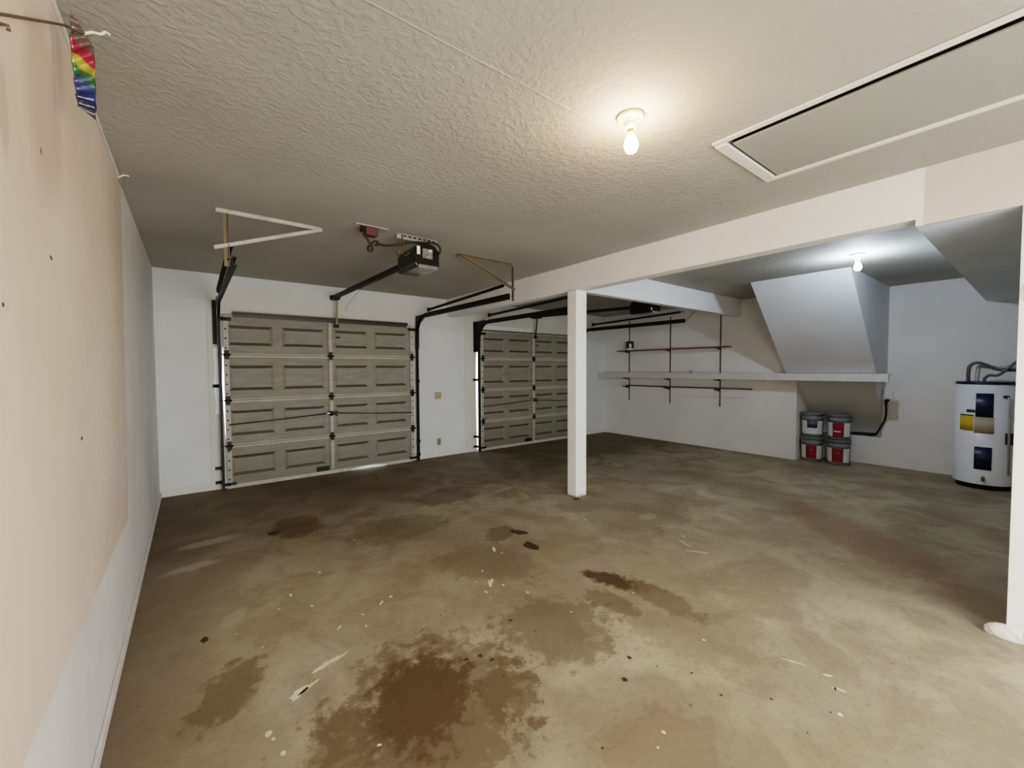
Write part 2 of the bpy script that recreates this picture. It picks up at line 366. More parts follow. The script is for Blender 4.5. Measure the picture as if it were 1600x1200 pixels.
# back wall behind the camera, its doorway widened to light the beam and post
b = BM(); box(b, (XL - .14, -1.8, 0), (-.2, -1.7, TOP)); box(b, (2.85, -1.8, 0), (8.7, -1.7, TOP)); box(b, (-.2, -1.8, 2.1), (2.85, -1.7, TOP)); struct('wall_back', b, 'back')
# garage-door wall with its two openings
D1, D2 = .318, 4.02; DW, DH = 2.44, 2.13
b = BM()
prism(b, [(XL - .14, 0), (.322, 0), (.329, .45), (.312, .70), (.298, 1.3), (.312, 1.70), (.332, 1.8), (.332, TOP), (XL - .14, TOP)], 1, YD, YD + .12)
prism(b, [(D1 + DW - .02, 0), (3.975, 0), (3.965, .5), (3.955, 1.3), (3.975, 1.75), (4.03, 2.0), (4.03, TOP), (D1 + DW - .02, TOP)], 1, YD, YD + .12)
box(b, (D2 + DW - .04, YD, 0), (8.7, YD + .12, TOP))
box(b, (.332, YD, 2.11), (D1 + DW - .02, YD + .12, TOP))
box(b, (4.03, YD, 2.11), (D2 + DW - .04, YD + .12, TOP))
struct('wall_front', b, 'front')
# right wall: shelf part, recessed part with the stair niche, and the stair underside
b = BM()
box(b, (XR, YS, 0), (8.7, YD, TOP))
box(b, (XR2, -1.7, 0), (8.7, 1.47, TOP))
box(b, (XR2, 1.47, 0), (8.7, YS, .41)); box(b, (XR2 + .02, 1.425, 1.27), (8.7, 2.4, TOP))
struct('wall_right', b, ['right'])
SL = .9631; sz = lambda x: ZC - (x - 6.06) * SL
b = BM()
prism(b, [(6.06, ZC), (7.455, sz(7.455)), (XR2 + .02, sz(7.455)), (XR2 + .02, ZC)], 1, 1.425, 2.51)
x1 = 8.45
prism(b, [(7.455, sz(7.455)), (x1, sz(x1)), (x1 + .2, sz(x1)), (XR2 + .2, sz(7.455))], 1, 1.472, YS)
struct('trim_1', b, 'slope')
# beam along the room, its lower soffit at the near end and the near wall below it
b = BM(); box(b, (XB, .5, ZB), (XB + BT, YD, ZC)); box(b, (XB, .1, 2.277), (XB + .03, .5, ZC)); box(b, (XB, -1.7, 0), (XB + .14, .1, ZC))
struct('trim_2', b, 'beam')
b = BM(); box(b, (XB + .03, -1.7, 2.277), (XR2, .5, ZC)); struct('trim_3', b, 'soffit')
b = BM(); box(b, (XB + BT, 3.225, 2.317), (XR, 3.315, ZC)); struct('trim_4', b, 'hdr')
# casings around the doors
b = BM()
box(b, (.165, YD - .014, 0), (.262, YD, 2.46)); box(b, (.262, YD - .014, 2.285), (2.80, YD, 2.46)); box(b, (.30, YD - .022, 2.13), (2.78, YD, 2.285))
struct('trim_5', b, 'trim')
b = BM()
box(b, (3.74, YD - .014, 0), (3.952, YD, 2.46)); box(b, (3.952, YD - .014, 2.25), (6.7, YD, 2.46)); box(b, (4.03, YD - .022, 2.14), (6.6, YD, 2.25)); box(b, (6.48, YD - .014, 0), (6.7, YD, 2.25))
struct('trim_6', b, 'trim')
b = BM(); box(b, (XL, -1.7, 0), (XL + .014, YD - .016, .055)); struct('baseboard_left', b, 'shelf', bevel=.004)
b = BM(); box(b, (XL + .014, YD - .014, 0), (.165, YD, .085)); box(b, (2.86, YD - .014, 0), (3.74, YD, .085)); box(b, (6.7, YD - .014, 0), (XR, YD, .085)); struct('baseboard_front', b, 'trim', bevel=.003)

# thin caulk bead along the left wall and ceiling
b = BM(); tube(b, [(XL + .004, -1.2 + .2 * k, ZC - .004) for k in range(25)], .008, 6); struct('trim_7', b, 'shelf')

# support post
pt = thing('support_post', 'white square wooden post standing on the concrete floor under the beam', 'post', (3.46, 3.27, 0))
def post_bm(bm):
    box(bm, (3.376, 3.2, .03), (3.545, 3.335, ZB))
quick('shaft', post_bm, 'post', pt, .006)
def foot_bm(bm):
    for (x0, x1, z0) in ((3.376, 3.415, .008), (3.43, 3.46, .0), (3.475, 3.545, .004)): box(bm, (x0 + .002, 3.203, z0), (x1 - .002, 3.332, .034))
quick('chipped_foot', foot_bm, 'plaster', pt)

# ------------------------------------------------------------------ garage doors
PX = [(.045, .525), (.63, 1.135), (1.275, 1.735), (1.84, 2.33)]
def section_bm(bm, x0, z0, H, pz):
    yf = 6.103; dep = .014; off = .035
    xs = [0] + [v for p in PX for v in p] + [DW]; zs = [0, pz[0], pz[1], H]
    grid = [[bm.verts.new((x0 + x, yf, z0 + z)) for z in zs] for x in xs]
    for i in range(len(xs) - 1):
        for j in range(3):
            q = [grid[i][j], grid[i + 1][j], grid[i + 1][j + 1], grid[i][j + 1]]
            if j == 1 and i % 2 == 1:
                inn = [bm.verts.new((v.co.x + sx * off, yf + dep, v.co.z + sy * off)) for v, (sx, sy) in zip(q, ((1, 1), (-1, 1), (-1, -1), (1, -1)))]
                for k in range(4):
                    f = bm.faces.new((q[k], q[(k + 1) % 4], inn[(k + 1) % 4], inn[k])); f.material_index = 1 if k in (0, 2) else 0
                bm.faces.new(inn)
            else: bm.faces.new(q)
    box(bm, (x0, yf + .016, z0), (x0 + DW, yf + .045, z0 + H + .012))
    # rolled rails along the upper and lower edge of the sheet
    box(bm, (x0, yf - .012, z0 + H - .022), (x0 + DW, yf + .002, z0 + H - .002), 2); box(bm, (x0, yf - .010, z0 + .002), (x0 + DW, yf + .002, z0 + .014), 2)
def garage_door(name, x0, bow):
    d = bpy.data.objects.new(name, None); COL.objects.link(d); d.location = (x0 + DW / 2, 6.12, 0); d['kind'] = 'structure'
    zz = [.036, .53, 1.085, 1.64, DH]
    for k in range(4):
        H = zz[k + 1] - zz[k] - .008
        b = BM(); section_bm(b, x0, zz[k], H, (.115, H - .125)); s = obj('door_section', b, ['door', 'dooredge', 'stile'], d, fix=False)
        for xx, w in ((.0, .052), (DW - .052, .052)):
            b = BM(); box(b, (x0 + xx, 6.08, zz[k] + .006), (x0 + xx + w, 6.102, zz[k] + H - .006))
            for q in range(4):
                nv = len(b.faces); lathe(b, (x0 + xx + (.022 if xx == 0 else .03), 6.0795, zz[k] + .08 + q * .115), [(0, 0), (.010, 0), (.010, -.0012), (0, -.0012)], 10, axis=(0, 1, 0))
                b.faces.ensure_lookup_table()
                for f_ in b.faces[nv:]: f_.material_index = 1
            obj('end_stile', b, ['stile', 'hole'], s)
        quick('centre_stile', lambda bm: (box(bm, (x0 + 1.19, 6.072, zz[k] + .03), (x0 + 1.238, 6.101, zz[k] + H - .03)), box(bm, (x0 + 1.204, 6.066, zz[k] + .05), (x0 + 1.224, 6.073, zz[k] + H - .05))), 'stile', s, .005)
        if k < 3:
            for xx in (.03, 1.214, DW - .03):
                def hinge(bm):
                    zc = zz[k + 1] - .003
                    prism(bm, [(x0 + xx - .034, zc + .012), (x0 + xx + .034, zc + .012), (x0 + xx + .018, zc - .055), (x0 + xx - .018, zc - .055)], 1, 6.06, 6.0665)
                    tube(bm, [(x0 + xx - .04, 6.058, zc), (x0 + xx + .04, 6.058, zc)], .010, 8)
                    box(bm, (x0 + xx - .022, 6.06, zc), (x0 + xx + .022, 6.0665, zc + .055))
                h = quick('hinge', hinge, 'black', d)
                if xx != 1.214:
                    s_ = -1 if xx < 1 else 1
                    quick('roller', lambda bm: (tube(bm, [(x0 + xx, 6.055, zz[k + 1]), (x0 + xx + s_ * .085, 6.055, zz[k + 1])], .006, 6), tube(bm, [(x0 + xx + s_ * .068, 6.055, zz[k + 1]), (x0 + xx + s_ * .088, 6.055, zz[k + 1])], .020, 12)), 'black', h)
    for xx, s_ in ((.03, -1), (DW - .03, 1)):
        quick('top_roller_bracket', lambda bm: (box(bm, (x0 + xx - .05, 6.045, DH - .085), (x0 + xx + .05, 6.0795, DH - .045)), tube(bm, [(x0 + xx, 6.05, DH - .06), (x0 + xx + s_ * .08, 6.05, DH - .06)], .014, 8)), 'black', d)
        quick('bottom_bracket', lambda bm: (box(bm, (x0 + xx - .05, 6.06, .045), (x0 + xx + .06, 6.0795, .075)), tube(bm, [(x0 + xx, 6.055, .06), (x0 + xx + s_ * .08, 6.055, .06)], .016, 8)), 'black', d)
    if bow:
        quick('top_strut', lambda bm: (box(bm, (x0 + .10, 6.045, DH + .008), (x0 + DW - .1, 6.10, DH + .014)), box(bm, (x0 + .10, 6.045, DH - .008), (x0 + DW - .1, 6.052, DH + .032)), box(bm, (x0 + .1, 6.09, DH - .03), (x0 + DW - .1, 6.1, DH + .008))), 'grey', d)
    else:
        quick('top_strut', lambda bm: box(bm, (x0 + .02, 6.07, DH - .012), (x0 + DW - .02, 6.102, DH + .004)), 'grey', d)
    # lock in the middle with its two sagging bars
    zl = .845
    lk = quick('lock_body', lambda bm: (lathe(bm, (x0 + 1.205, 6.062, zl), [(0, -.012), (.034, -.012), (.034, .008), (0, .008)], 14, axis=(0, 1, 0)), bar(bm, (x0 + 1.2, 6.046, zl + .02), (x0 + 1.285, 6.046, zl - .035), .012, .02), bar(bm, (x0 + 1.16, 6.048, zl + .03), (x0 + 1.29, 6.048, zl + .022), .01, .014)), 'black', d)
    quick('latch_tip', lambda bm: bar(bm, (x0 + 1.145, 6.05, zl + .004), (x0 + 1.185, 6.05, zl + .006), .014, .016), 'stickerw', lk)
    quick('lock_bar', lambda bm: tube(bm, [(x0 + .03, 6.066, .785), (x0 + .5, 6.058, .808), (x0 + 1.19, 6.055, zl + .004)], .0075, 6), 'grey', d)
    quick('lock_bar', lambda bm: tube(bm, [(x0 + 1.23, 6.055, zl + .004), (x0 + 1.9, 6.058, .80), (x0 + DW - .03, 6.066, .775)], .0075, 6), 'grey', d)
    quick('serial_plate', lambda bm: box(bm, (x0 + 1.01, 6.096, .05), (x0 + 1.175, 6.1025, .115)), 'black', d)
    quick('pull_slot', lambda bm: box(bm, (x0 + 1.30, 6.097, 1.89), (x0 + 1.35, 6.1025, 1.91)), 'hole', d)
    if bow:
        def strip(bm):  # pale strip standing in for the daylight glow on the casing
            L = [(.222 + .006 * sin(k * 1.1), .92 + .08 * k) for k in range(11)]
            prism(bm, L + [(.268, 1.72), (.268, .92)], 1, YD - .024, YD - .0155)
        quick('daylight_strip', strip, 'daylit', d)
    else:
        quick('daylight_strip', lambda bm: prism(bm, [(x0 + .03, 2.15), (x0 + 1.24, 2.15), (x0 + 1.22, 2.212), (x0 + .03, 2.222)], 1, YD - .034, YD - .0225), 'daylit', d)  # pale strip standing in for daylight falling on the header board
    # bottom rubber, bowed up where daylight comes in under it
    b = BM(); N = 60; R = []
    for i in range(N + 1):
        x = i / N * DW; lift = .0
        if bow: lift = .040 * max(0, 1 - abs(x - 1.72) / .30) ** .6 + (.016 if x > DW - .11 else 0)
        z0 = .003 + lift
        R.append([b.verts.new((x0 + x, y, z)) for y, z in ((6.085, z0), (6.14, z0), (6.14, .052), (6.085, .046 + lift * .2))])
    for i in range(N):
        for k in range(4): b.faces.new((R[i][k], R[i][(k + 1) % 4], R[i + 1][(k + 1) % 4], R[i + 1][k]))
    b.faces.new(R[0]); b.faces.new(R[-1][::-1]); obj('bottom_seal', b, 'seal', d)
    return d
garage_door('door_1', D1, True)
garage_door('door_2', D2, False)

# ------------------------------------------------------------------ tracks, springs, hangers
CH = [(-.014, -.024), (.014, -.024), (.014, -.018), (-.009, -.018), (-.009, .018), (.014, .018), (.014, .024), (-.014, .024)]
def track(x, s, lab, zh, rear=3.68):
    """s = +1: opens towards +x (left track)"""
    t = thing('door_track', lab, 'track', (x, 6.055, 0), 'galvanised tracks of the garage doors')
    path = [(x, 6.055, .004), (x, 6.055, 1.0), (x, 6.055, zh - .30)]
    for k in range(1, 9):
        a = k / 8 * pi / 2; path.append((x, 6.055 - .30 * (1 - cos(a)), zh - .30 + .30 * sin(a)))
    curve = path; hor = [(x, 5.755, zh), (x, rear, zh - .01)]
    prof = [(a * s, bb) for a, bb in CH]
    quick('vertical_rail', lambda bm: sweep(bm, curve, prof, (1, 0, 0)), 'black', t)
    quick('horizontal_rail', lambda bm: sweep(bm, hor, [(a * s, bb * 1.35) for a, bb in CH], (1, 0, 0)), 'steel' if lab.startswith('light') else 'black', t)
    for z in ((.085, .26, 1.26) if s > 0 else (.085, .30, 1.26)):
        quick('jamb_bracket', lambda bm: (box(bm, (x - s * .016 - .003, 6.05, z - .02), (x - s * .016 + .003, YD - .016, z + .02)), box(bm, (x - s * .016, YD - .024, z - .02), (x - s * .075, YD - .017, z + .02))), 'black', t)
    def flag(bm):
        prism(bm, [(YD - .016, zh + .02), (5.80, zh + .035), (5.80, zh - .02), (6.03, zh - .12), (6.035, zh - .5), (YD - .016, zh - .5)], 0, x - s * .022 - .003, x - s * .022 + .003)
        box(bm, (min(x - s * .022, x - s * .06), YD - .025, zh - .5), (max(x - s * .022, x - s * .06), YD - .017, zh + .03))
    quick('flag_bracket', flag, 'black', t)
    return t
def spring(x, y0, z0, y1, z1, lab):
    t = thing('extension_spring', lab, 'spring', (x, y0, z0), 'extension springs above the horizontal tracks')
    def coil(bm):
        n = 190; a, c = Vector((x, y0 + .06, z0)), Vector((x, y1 - .10, z1 + .01))
        tube(bm, [a.lerp(c, i / n) for i in range(n + 1)], [.020 if i % 2 else .0165 for i in range(n + 1)], 8, smooth=False)
    quick('coil', coil, 'black', t)
    quick('hook', lambda bm: tube(bm, [(x, y0 - .02, z0), (x, y0 + .07, z0)], .006, 6), 'black', t)
    quick('front_pulley', lambda bm: (lathe(bm, (x - .010, y1 - .06, z1 + .012), [(0, 0), (.034, 0), (.028, .010), (.034, .02), (0, .02)], 16, axis=(1, 0, 0)),), 'black', t)
    return t
ZH = 2.262
track(.276, 1, 'dark curved track up the left side of the left garage door', ZH)
track(2.812, -1, 'dark curved track between left garage door and the white pier', ZH)
track(3.965, 1, 'dark curved track up the left side of the right garage door', ZH - .02)
track(6.49, -1, 'dark curved track ending right of the post under the header', ZH - .02, 3.70)
spring(.262, 3.74, 2.395, 5.76, 2.33, 'dark extension spring above the track nearest the left wall')
spring(2.835, 3.76, 2.395, 5.76, 2.33, 'dark extension spring above the track below the V shaped bracket by the beam')
spring(3.94, 3.74, 2.385, 5.76, 2.33, 'dark extension spring leading behind the post over the right garage door')
spring(6.515, 3.74, 2.385, 5.76, 2.33, 'dark extension spring over the track at the far right end')
def hanger(xa, xe, xv, xt, mt, mv, lab, md=None):
    """xa..xe ceiling angle, xv the vertical leg, diagonal from xe-end at the ceiling down past the vertical"""
    t = thing('track_hanger', lab, 'bracket', (xv, 3.69, ZC), 'angle iron hangers holding the tracks')
    lo, hi = min(xa, xe), max(xa, xe)
    quick('ceiling_angle', lambda bm: angle_iron(bm, (lo, 3.665, ZC - .001), (hi, 3.665, ZC - .001), .024, .003, (0, -1, 0), (0, 0, -1)), mt, t)
    quick('vertical_angle', lambda bm: angle_iron(bm, (xv, 3.655, ZC - .03), (xv, 3.655, 2.20), .032, .003, (1 if xv > xe else -1, 0, 0), (0, -1, 0)), mv, t)
    p, q = Vector((xe, 3.640, ZC - .012)), Vector((xt, 3.640, 2.33)); d = (q - p).normalized(); n2 = Vector((0, -1, 0)); n1 = d.cross(n2).normalized()
    if n1.z > 0: n1 = -n1
    quick('diagonal_brace', lambda bm: angle_iron(bm, p, q, .022, .003, n1, n2), md or mt, t)
    quick('track_bolt', lambda bm: tube(bm, [(xv - .012, 3.64, 2.25), (xv + .012, 3.64, 2.25)], .007, 8), 'black', t)
    return t
hanger(.17, .87, .243, .15, 'bright', 'olive', 'bright galvanised V shaped hanger on the ceiling near the left wall')
hanger(2.85, 2.15, 2.83, 2.86, 'olive', 'olive', 'dull brown V shaped hanger on the ceiling beside the beam')
t = thing('track_hanger', 'short dark strap hanging the track right of the post', 'bracket', (6.5, 3.66, ZC), 'angle iron hangers holding the tracks')
quick('strap', lambda bm: (bar(bm, (6.50, 3.69, 2.22), (6.60, 3.58, 2.40), .03, .006), bar(bm, (6.60, 3.58, 2.40), (6.62, 3.56, ZC), .03, .006)), 'black', t)
quick('mounting_foot', lambda bm: box(bm, (6.58, 3.50, ZC - .006), (6.68, 3.62, ZC)), 'black', t)
t = thing('track_hanger', 'dark strap hanging the track above and behind the post', 'bracket', (3.95, 3.66, ZC), 'angle iron hangers holding the tracks')
quick('strap', lambda bm: bar(bm, (3.92, 3.645, 2.20), (3.92, 3.645, ZC), .006, .02, (0, 1, 0)), 'black', t)
quick('mounting_foot', lambda bm: box(bm, (3.88, 3.60, ZC - .006), (3.96, 3.69, ZC)), 'black', t)

# ------------------------------------------------------------------ door openers
def opener(x, yb, z0, lab, rich):
    t = thing('garage_door_opener', lab, 'garage door opener', (x, yb, z0))
    W, D, H = .225, .37, .200
    prof = [(-W / 2, .03), (-W / 2 + .012, 0), (W / 2 - .012, 0), (W / 2, .03), (W / 2, H - .055), (W / 2 - .05, H), (-W / 2 + .05, H), (-W / 2, H - .055)]
    h = quick('motor_housing', lambda bm: prism(bm, [(x + a, z0 + c) for a, c in prof], 1, yb, yb + D), 'blackp', t, .012)
    quick('light_lens', lambda bm: box(bm, (x - W / 2 + .025, yb - .012, z0 - .012), (x + W / 2 - .02, yb + D * .55, z0 + .022)), 'lens', t, .010)
    if rich:
        quick('rating_sticker', lambda bm: box(bm, (x - .045, yb - .003, z0 + .075), (x + .045, yb + .004, z0 + .155)), 'sticker', h)
        quick('white_sticker', lambda bm: box(bm, (x - .095, yb - .003, z0 + .10), (x - .068, yb + .004, z0 + .168)), 'stickerw', h)
        quick('white_sticker', lambda bm: box(bm, (x + .01, yb - .0045, z0 + .135), (x + .04, yb + .004, z0 + .15)), 'stickerw', h)
        quick('button_panel', lambda bm: box(bm, (x + .062, yb - .006, z0 + .06), (x + .085, yb + .004, z0 + .15)), 'blackp', h)
        quick('side_glint', lambda bm: bar(bm, (x - W / 2 - .001, yb + .10, z0 + .125), (x - W / 2 - .001, yb + .22, z0 + .125), .003, .012), 'lens', h)  # pale bar painted in as a glint along the housing side
    else:
        quick('white_sticker', lambda bm: box(bm, (x - .07, yb - .003, z0 + .10), (x - .01, yb + .004, z0 + .116)), 'lens', h)
        quick('white_sticker', lambda bm: box(bm, (x + .05, yb - .003, z0 + .10), (x + .062, yb + .004, z0 + .14)), 'stickerw', h)
    y0r = yb + D - .02; zr = z0 + .115
    quick('rail', lambda bm: (bar(bm, (x, y0r, zr), (x, 6.10, 2.452), .036, .045), bar(bm, (x, y0r, zr - .02), (x, 6.10, 2.43), .05, .006)), 'black', t)
    ya, za = 6.0, 2.43
    tr = quick('trolley', lambda bm: box(bm, (x - .035, ya - .12, za - .03), (x + .035, ya + .03, za + .005)), 'black', t)
    quick('arm', lambda bm: bar(bm, (x + .02, ya - .01, za - .01), (x + .02, 6.04, 2.07), .025, .008, (0, 1, 0)), 'olive' if rich else 'black', t)
    quick('door_bracket', lambda bm: box(bm, (x - .01, 6.03, 2.03), (x + .05, 6.068, 2.075)), 'black', t)
    quick('header_bracket', lambda bm: (box(bm, (x - .035, 6.09, 2.42), (x + .035, YD - .015, 2.48)),), 'black', t)
    for s_ in (-1, 1):
        xx = x + s_ * (W / 2 + .012)
        quick('hanger_strap', lambda bm: bar(bm, (xx, yb + .22, z0 + H - .06), (xx, yb + .22, ZC - .003), .006, .022, (0, 1, 0)), 'olive' if rich else 'black', t)
    b = BM(); angle_iron(b, (x - .17, yb + .235, ZC), (x + .20, yb + .235, ZC), .034, .003, (0, -1, 0), (0, 0, -1)); nf = len(b.faces)
    if rich:
        for k in range(7): box(b, (x - .12 + k * .045, yb + .1985, ZC - .024), (x - .098 + k * .045, yb + .2005, ZC - .012), 1)
    obj('perforated_angle', b, ['bright' if rich else 'black', 'hole'], t)
    quick('side_bracket', lambda bm: bar(bm, (x - W / 2 - .03, yb + .30, z0 + H - .035), (x - W / 2 + .04, yb + .30, z0 + H - .02), .03, .03), 'olive' if rich else 'black', t)
    return t
op1 = opener(1.590, 3.20, 2.298, 'black garage door opener hanging from the ceiling left of the beam', True)
opener(5.235, 3.42, 2.235, 'black garage door opener partly hidden behind the white header beyond the post', False)
t = thing('release_cord', 'thin slack wire hanging from the rail of the left door opener', 'cord', (1.55, 4.8, 2.4))
quick('wire', lambda bm: tube(bm, smoothpath([(1.545, 4.55, 2.395), (1.60, 5.2, 2.34), (1.72, 6.0, 2.30), (1.80, 6.13, 2.30)]), .0022, 5), 'wire', t)

# ceiling outlet and cord of the left opener
t = thing('ceiling_outlet', 'brown outlet box on the ceiling left of the door opener', 'outlet', (1.19, 3.39, ZC))
quick('mounting_plate', lambda bm: box(bm, (1.06, 3.36, ZC - .008), (1.32, 3.43, ZC)), 'bright', t)
quick('box', lambda bm: box(bm, (1.135, 3.36, ZC - .075), (1.235, 3.44, ZC - .008)), 'brown', t, .006)
quick('plug', lambda bm: box(bm, (1.10, 3.37, ZC - .05), (1.134, 3.41, ZC - .012)), 'black', t, .004)
cp = [(1.112, 3.365, 2.575), (1.118, 3.355, 2.53), (1.150, 3.35, 2.475), (1.178, 3.35, 2.44), (1.176, 3.348, 2.405), (1.152, 3.35, 2.398), (1.146, 3.352, 2.425), (1.17, 3.362, 2.452), (1.20, 3.366, 2.487), (1.226, 3.36, 2.482), (1.222, 3.35, 2.458), (1.198, 3.345, 2.452),
      (1.235, 3.35, 2.464), (1.315, 3.37, 2.473), (1.409, 3.36, 2.496), (1.5, 3.33, 2.522), (1.60, 3.27, 2.524), (1.67, 3.205, 2.51), (1.70, 3.182, 2.47), (1.69, 3.185, 2.42)]
quick('power_cord', lambda bm: tube(bm, smoothpath(cp, 5), .009, 8), 'cordm', op1)

# ------------------------------------------------------------------ lamps
def lamp(x, y, lab, glass, porc, tilt):
    t = thing('ceiling_lamp', lab, 'lamp', (x, y, ZC))
    b_ = quick('lampholder', lambda bm: lathe(bm, (x, y, ZC), [(0, 0), (.062, 0), (.062, -.010), (.052, -.016), (.030, -.024), (.024, -.034), (.0235, -.06), (.0, -.06)], 32), porc, t)
    [quick('screw', lambda bm: tube(bm, [(x + p, y + q, ZC - .014), (x + p, y + q, ZC - .024)], .006, 8), 'brass', b_) for p, q in ((-.03, -.015), (.005, -.036))]
    ax = Vector(tilt)
    c0 = Vector((x, y, ZC - .058))
    quick('screw_shell', lambda bm: lathe(bm, c0, [(0, 0), (.015, 0), (.0165, .004), (.015, .008), (.0165, .012), (.015, .016), (.016, .020), (.0, .02)], 20, axis=ax), 'brass', t)
    quick('bulb', lambda bm: lathe(bm, c0, [(.0, .018), (.0145, .018), (.017, .03), (.024, .045), (.0295, .06), (.0315, .075), (.0295, .09), (.023, .102), (.012, .110), (0, .1125)], 28, axis=ax), glass, t)
    return t
lamp(1.629, 1.206, 'bare warm bulb in a round porcelain holder on the near ceiling', 'warm', 'porc', (.0, -.08, -1))
lamp(5.434, 1.224, 'bare cool white bulb on the far ceiling in front of the sloped stair box', 'cool', 'porcw', (.05, -.05, -1))

# ------------------------------------------------------------------ attic hatch
t = thing('attic_hatch', 'long white attic hatch with wooden frame set in the ceiling', 'hatch', (2.5, .35, ZC))
def fr(a, b_): quick('frame_board', lambda bm: box(bm, a, b_), 'trim', t, .005)
fr((2.152, -.40, ZC - .010), (2.192, 1.095, ZC + .0)); fr((2.815, -.40, ZC - .016), (2.848, 1.095, ZC + .0)); fr((2.193, 1.035, ZC - .016), (2.814, 1.095, ZC + .0)); fr((2.193, -.40, ZC - .016), (2.814, -.345, ZC + .0))
quick('panel', lambda bm: box(bm, (2.244, -.34, ZC - .005), (2.812, 1.026, ZC + .006)), 'hatch', t, .003)

# ------------------------------------------------------------------ outlets on the pier
def plate(x, z, w, h, lab, kind, cat):
    t = thing(kind, lab, cat, (x, YD, z))
    p = quick('cover_plate', lambda bm: box(bm, (x - w / 2, YD - .007, z - h / 2), (x + w / 2, YD, z + h / 2)), 'ivory', t, .003)
    if kind == 'wall_switch':
        for s in (-1, 1): quick('toggle', lambda bm: box(bm, (x + s * .028 - .006, YD - .016, z - .012), (x + s * .028 + .006, YD - .007, z + .012)), 'ivory', t, .002)
    else:
        for s in (-1, 1): quick('socket', lambda bm: box(bm, (x - .016, YD - .0085, z + s * .022 - .013), (x + .016, YD - .007, z + s * .022 + .013)), 'slot', t, .003)
plate(3.214, 1.015, .118, .118, 'square ivory switch plate at waist height on the white pier', 'wall_switch', 'switch')
plate(3.227, .25, .072, .118, 'small ivory outlet low on the white pier between the doors', 'wall_outlet', 'outlet')

# ------------------------------------------------------------------ shelves on the right wall
for y, lab in ((5.50, 'thin dark shelf standard nearest the far corner'), (4.54, 'thin dark shelf standard in the middle of the three'), (3.565, 'thin dark shelf standard nearest the sloped stair box')):
    t = thing('shelf_standard', lab, 'shelf standard', (XR, y, .755), 'vertical standards on the right wall')
    quick('channel', lambda bm: (box(bm, (XR - .011, y - .008, .755), (XR, y - .004, 2.45)), box(bm, (XR - .011, y + .004, .755), (XR, y + .008, 2.45)), box(bm, (XR - .004, y - .004, .755), (XR, y + .004, 2.45))), 'rack', t)
NY = {5.50: 'nearest the far corner', 4.54: 'on the middle standard', 3.565: 'nearest the stair box'}
for y, nm in NY.items():
    def arm(bm, z, L, d):
        prism(bm, [(XR - .013, z), (XR - L, z), (XR - L, z - .010), (XR - .05, z - d), (XR - .013, z - d)], 1, y - .0035, y + .0035)
    for z, L, d, wh in ((1.249, .25, .035, 'under the white shelf'), (1.078, .245, .05, 'under the dark rod'), (1.803, .19, .03, 'under the brown board')):
        o = quick('shelf_bracket', lambda bm: arm(bm, z, L, d), 'rack'); tag(o, 'dark metal bracket %s, %s' % (wh, nm), 'bracket', 'shelf brackets hooked in the standards')
t = thing('wall_shelf', 'long white painted shelf running along the right wall past the niche', 'shelf', (7.3, 3.7, 1.25))
quick('board', lambda bm: (box(bm, (7.20, YS + .01, 1.335), (XR - .014, 6.12, 1.355)), box(bm, (7.20, 1.27, 1.335), (7.345, YS + .01, 1.355))), 'shelf', t, .003)
quick('front_edge', lambda bm: box(bm, (7.178, 1.27, 1.252), (7.20, 6.12, 1.357)), 'shelf', t, .003)
quick('end_cleat', lambda bm: box(bm, (7.20, 1.29, 1.25), (7.34, 1.31, 1.335)), 'shelf', t)
quick('end_cleat', lambda bm: box(bm, (7.20, 6.08, 1.25), (XR - .014, 6.10, 1.335)), 'shelf', t)
t = thing('wall_shelf', 'short thin brown board shelf above the white shelf', 'shelf', (7.35, 4.5, 1.80))
quick('board', lambda bm: box(bm, (7.255, 3.37, 1.804), (XR - .014, 5.69, 1.824)), 'wood', t, .003)
o = quick('hanging_rod', lambda bm: tube(bm, [(7.225, 5.41, 1.092), (7.222, 4.5, 1.090), (7.222, 2.94, 1.098)], .0125, 10), 'rack'); tag(o, 'thin dark rod lying on brackets below the white shelf', 'rod')
t = thing('paint_can', 'small dark blue and white can standing on the brown shelf', 'can', (7.345, 5.415, 1.825))
quick('can_body', lambda bm: lathe(bm, (7.345, 5.415, 1.825), [(0, 0), (.075, 0), (.078, .006), (.078, .172), (.075, .178), (0, .178)], 26), 'canb', t)
quick('can_lid', lambda bm: lathe(bm, (7.345, 5.415, 2.003), [(0, -.004), (.07, -.004), (.078, .004), (.070, .009), (.066, .004), (0, .004)], 26), 'rack', t)
quick('can_label', lambda bm: (lathe(bm, (7.345, 5.415, 1.83), [(.0786, 0), (.0786, .04)], 26), lathe(bm, (7.345, 5.415, 1.88), [(.0787, 0), (.0787, .08)], 8, a0=radians(205), a1=radians(238))), 'canw', t)
def scrap_bm(bm):
    bmesh.ops.create_icosphere(bm, subdivisions=2, radius=.03, matrix=Matrix.Translation((7.36, 4.07, 1.381)))
    for v in bm.verts:
        k = .7 + .5 * random.random(); v.co = Vector((7.36, 4.07, 1.381)) + (v.co - Vector((7.36, 4.07, 1.381))) * k; v.co.z = max(v.co.z, 1.3552)
tag(quick('crumpled_rag', scrap_bm, 'insul'), 'tiny grey crumpled scrap lying on the white shelf', 'scrap')

